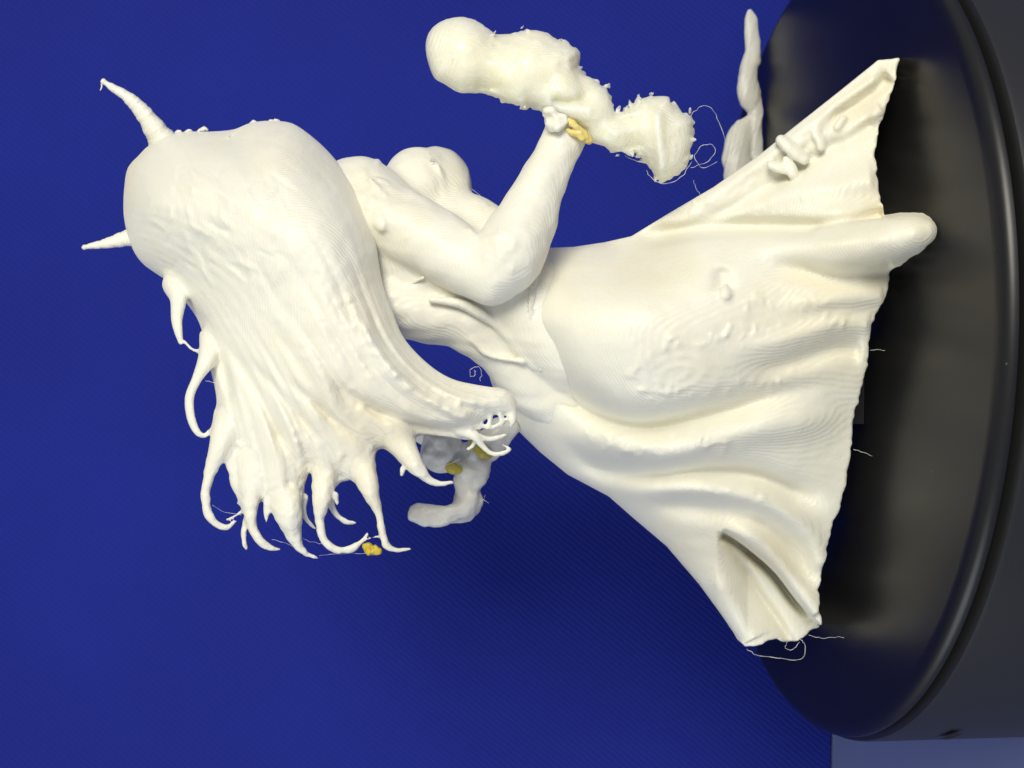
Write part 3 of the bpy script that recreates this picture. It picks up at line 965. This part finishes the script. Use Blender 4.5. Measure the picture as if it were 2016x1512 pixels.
for pl, T, R, zc, sd in ((lump1, 74, 66, -60, 81), (lump2, 62, 58, -62, 85)):
    d, _ = line_dist(pl, X, Y, True)
    i_ = inside(pl, X, Y)
    jag = (noise2(X, Y, 8, sd) * 5 + noise2(X, Y, 20, sd + 1) * 4) * np.clip((X - 900) / 80, 0.06, 1)
    d2 = np.where(i_, -d, d) + jag
    a = np.clip((np.where(i_, d, -d) * .75 - d2 * .25) / R, 0, 1)
    t = T * np.sqrt(np.maximum(1 - (1 - a) ** 2, 0))
    zc_ = zc + 0 * X
    zf = zc_ - t + noise2(X, Y, 40, sd + 2) * 5 + noise2(X, Y, 14, sd + 3) * .8
    if sd == 81:
        fold(zf, X, Y, [(985, 60), (965, 110), (960, 180)], 10, 24, ends=(.05, .05))
        fold(zf, X, Y, [(1140, 120), (1165, 165), (1140, 215)], 14, 12, ends=(.05, .3))
        fold(zf, X, Y, [(1080, 195), (1125, 200), (1170, 190)], 16, 10, ends=(.2, .2))
        dome = np.clip((906 - X - .12 * (Y - 100)) / 10, 0, 1)
        zf += dome * 2.6 * np.sin((X * .93 + Y * .36) / 1.25) - dome * 2
        zits(zf, X, Y, [(1060, 75), (1110, 95), (1132, 130)], 10, 40, 4, 6, 5, 91)
        zits(zf, X, Y, [(900, 178), (980, 190), (1040, 205)], 6, 30, 4, 6, 5, 92)
    else:
        fold(zf, X, Y, [(1293, 205), (1298, 270), (1302, 345)], -16, 12, ends=(.2, .1))
        fold(zf, X, Y, [(1240, 225), (1245, 260), (1250, 295)], 14, 18, ends=(.1, .1))
        zits(zf, X, Y, [(1190, 280), (1230, 225), (1310, 196)], 8, 24, 4, 6, 5, 93)
    C.relief(zf, zc_ + t, d2.astype(np.float32), 6)
C.tube([(1150, 175, -80, 26), (1178, 215, -85, 30), (1172, 255, -70, 26)], 12)
for pl in (lump1, lump2):
    for _ in range(40):
        p = pl[rng.integers(len(pl))] + rng.normal(0, 3, 2)
        if p[0] > 955:
            C.tube([(p[0], p[1], -62 + rng.normal(0, 14), 2.5 + 2.5 * rng.random()), (p[0] + rng.normal(0, 5), p[1] + rng.normal(0, 5), -62 + rng.normal(0, 20), 2 + 1.5 * rng.random())], 4, n=2)
cv, cq, cl = C.mesh(1)
cv = rough(cv, cq, 12, .8, 95) * (cv[:, :1] > 905) + cv * (cv[:, :1] <= 905)
lump = link('rough_hand_lump', P(cv), cq, M_LUMP, fig)
lump['label'] = 'rough milky double lump of plastic stuck on the raised wrist'
G = Field((1050, 190, -140), (1190, 300, 0), 2.4)
G.tube([(1088, 222, -72, 14), (1098, 240, -76, 22), (1112, 252, -74, 26)], 5)
for k in range(9):
    G.ball((1078 + 34 * rng.random(), 216 + 40 * rng.random(), -88 - 26 * rng.random()), 8 + 7 * rng.random(), 6)
gv, gq, gl = G.mesh(1)
link('wrist_crumbs', P(rough(rough(gv, gq, 14, 5, 96), gq, 7, 2.5, 97)), gq, M_WHITE, fig)
G = Field((1080, 195, -150), (1190, 310, 10), 2.4)
G.tube([(1110, 222, -98, 6), (1122, 236, -104, 7), (1134, 250, -106, 7), (1150, 266, -98, 9), (1160, 277, -88, 7)], 5)
G.tube([(1116, 256, -100, 5), (1132, 262, -104, 6), (1148, 272, -102, 7)], 4)
gv, gq, gl = G.mesh(1)
link('glue_bead', P(rough(gv, gq, 8, 2.5, 98)), gq, M_GLUE, lump)

# ---- far hand: a grey lump hanging off the other wrist
G = Field((780, 830, 0), (1040, 1070, 190), 3)
G.ball((868, 880, 95), (44, 46, 40), 8)
G.tube([(1010, 842, 110, 16), (980, 858, 108, 26), (940, 890, 105, 34), (928, 925, 105, 33), (922, 962, 108, 26), (915, 995, 108, 27), (885, 1014, 104, 24), (848, 1018, 100, 25), (820, 1013, 98, 18)], 10)
gv, gq, gl = G.mesh(2)
far = link('grey_hand_lump', P(rough(rough(gv, gq, 26, 10, 99), gq, 10, 2.2, 100)), gq, M_GREY, fig)
far['label'] = 'grey translucent bent lump on the lower wrist'
G = Field((860, 850, 40), (985, 945, 120), 2.4)
G.tube([(935, 868, 78, 12), (948, 886, 74, 14), (958, 894, 78, 11)], 4)
G.tube([(880, 912, 80, 8), (892, 922, 76, 12), (905, 926, 80, 8)], 4)
gv, gq, gl = G.mesh(1)
link('glue_bead', P(rough(gv, gq, 9, 2, 101)), gq, M_OLIVE, far)
# ---- yellow speck caught in the hair tips
G = Field((690, 1050, -160), (770, 1110, -80), 2)
for k in range(11):
    G.ball((716 + 30 * rng.random(), 1072 + 18 * rng.random(), -126 + 14 * rng.random()), 4 + 4 * rng.random(), 2)
gv, gq, gl = G.mesh(1)
link('glue_speck', P(rough(gv, gq, 7, 1.8, 102)), gq, M_SPECK, hair)

# ---- lobed strip of plastic lying on the far edge of the platter
G = Field((1395, 5, 650), (1520, 450, 850), 3.4)
zt = 752
G.tube([(1470, 24, zt + 10, 7), (1472, 45, zt + 8, 14), (1474, 80, zt + 5, 15), (1476, 118, zt, 17)], 2)
G.tube([(1470, 112, zt, 15), (1466, 150, zt - 4, 20), (1468, 190, zt - 4, 21), (1473, 214, zt, 13)], 1)
G.tube([(1481, 170, zt, 8), (1482, 215, zt, 14), (1480, 270, zt, 17), (1484, 320, zt, 14)], 1)
G.tube([(1470, 236, zt, 12), (1452, 265, zt - 4, 24), (1444, 305, zt - 6, 28), (1446, 345, zt - 6, 28), (1452, 400, zt - 8, 30)], 1)
G.tube([(1486, 318, zt, 8), (1482, 356, zt, 13), (1474, 392, zt, 18)], 4)
G.v = np.maximum(G.v, (G.ax[0][:, None, None] - 1495 - 0 * G.ax[1][None, :, None]) + 0 * G.ax[2][None, None, :]).astype(np.float32)
gv, gq, gl = G.mesh(1)
gn = normals(gv, gq)
streak = noise2(gv[:, 0] * 1.0 + .25 * gv[:, 1], gv[:, 1] * .06, 5, 104)
gv = gv + gn * (1.6 * streak + 1.2 * noise3(gv, 14, 103))[:, None]
W = P(gv)
strip = link('plastic_strip', W, gq, M_GREY)
strip.data.transform(Matrix.Translation((0, 0, 0.0001 - min(W[W[:, 1] < 0.03, 2].min(), W[:, 2].min()))))
tag(strip, 'knobbly grey strip of scrap lying on the far edge of the black turntable', 'scrap')

# ---- loose wisps of filament
wisps = [
    [(1357, 232, -60, 1), (1375, 212, -58, 1), (1395, 210, -55, 1.1), (1412, 232, -50, 1.1), (1425, 268, -40, 1), (1430, 290, -30, .8)],
    [(1360, 330, -70, 1), (1390, 320, -66, 1), (1408, 300, -60, 1.1), (1402, 285, -58, 1.1), (1380, 288, -60, 1), (1368, 312, -64, 1), (1385, 330, -66, 1), (1412, 318, -60, .8)],
    [(1272, 335, -74, 1), (1282, 350, -80, 1), (1310, 362, -84, 1), (1340, 348, -80, 1), (1362, 318, -74, 1)],
    [(1230, 306, -60, .9), (1250, 316, -62, .9), (1276, 322, -66, .9)],
    [(1366, 355, -60, .8), (1372, 372, -52, .8), (1380, 385, -40, .7)],
    [(928, 372, 60, .9), (948, 388, 55, .9), (966, 404, 40, .9)],
    [(1470, 1278, 130, 1), (1490, 1290, 120, 1), (1530, 1294, 110, 1.1), (1565, 1300, 100, 1.1), (1584, 1290, 90, 1.2), (1584, 1268, 80, 1.2), (1574, 1258, 84, 1)],
    [(1574, 1264, 80, 1), (1560, 1280, 76, 1), (1546, 1274, 74, 1), (1550, 1264, 80, 1)],
    [(1592, 1250, 70, 1), (1620, 1256, 66, 1), (1645, 1254, 60, 1), (1662, 1256, 60, .8)],
    [(1712, 690, -70, .9), (1730, 688, -74, .9), (1742, 690, -78, .8)],
    [(1680, 885, -40, .9), (1700, 890, -48, .9), (1718, 898, -54, .7)],
    [(946, 750, -20, 1), (948, 730, -20, 1), (938, 722, -20, 1), (926, 730, -20, 1), (928, 742, -20, 1), (936, 736, -20, 1), (934, 728, -20, .8)],
    [(628, 1094, -124, .8), (680, 1090, -122, .7), (728, 1090, -120, .7)],
    [(596, 1060, -130, .7), (612, 1066, -126, .7), (640, 1072, -130, .7)],
    [(535, 1062, -120, .7), (570, 1072, -124, .7), (592, 1090, -128, .7)],
    [(936, 990, 100, .9), (950, 985, 96, .9), (962, 990, 92, .7)], [(938, 1000, 100, .8), (950, 985, 96, .8), (956, 974, 92, .7)],
    [(852, 925, 40, .9), (880, 915, 30, .9), (905, 905, 20, .9)],
    [(404, 750, -90, .8), (414, 752, -90, .8), (424, 752, -92, .8)],
    [(200, 164, 85, 1.6), (200, 172, 84, 1.6), (197, 178, 84, 1)],
    [(418, 994, -116, .7), (440, 1008, -114, .7), (476, 1014, -114, .7)],
    
    [(835, 546, -80, 3), (822, 552, -70, 3), (810, 562, -60, 2.2)],
]
for i, w in enumerate(wisps):
    if w[0][3] < 1.5:
        c = spline(w, 4)
        c[1:-1, :3] += rng.normal(0, .8, (len(c) - 2, 3))
        c[:, 3] *= .42 * rng.uniform(.6, 1.4, len(c))
        w = c
    link_sweep('wisp', w, M_WHITE, fig, n=3, sides=5, seed=i)

# ------------------------------------------------------------------ clear block propping the figurine
M_CLEAR, nt, b = flat_mat('smoky_clear_plastic', (0.03, 0.03, 0.035), 0.15)
b.inputs['Transmission Weight'].default_value = 0.4


def ground(px, py):
    a, c = (px - 1008) / F, (756 - py) / F
    r = _fwd + a * CX + c * CU
    return EYE + r * (-EYE[2] / r[2])


c0 = ground(1712, 780)
x, y = c0[0], c0[1] + 0.0125
V, Fc = [], []
for z, i in ((0.0, 0), (0.0035, 0), (0.0040, .0006)):
    for sx, sy in ((-1, -1), (1, -1), (1, 1), (-1, 1)):
        V.append((x + sx * (0.0062 - i), y + sy * (0.010 - i), z + 0.0001))
for k in range(2):
    for j in range(4):
        Fc.append([k * 4 + j, k * 4 + (j + 1) % 4, k * 4 + 4 + (j + 1) % 4, k * 4 + 4 + j])
Fc += [[3, 2, 1, 0], [8, 9, 10, 11]]
me = bpy.data.meshes.new('prop_block')
me.from_pydata(V, [], Fc)
me.materials.append(M_CLEAR)
o = bpy.data.objects.new('prop_block', me)
col.objects.link(o)
tag(o, 'small dark clear block propping the skirt hem off the turntable', 'block')
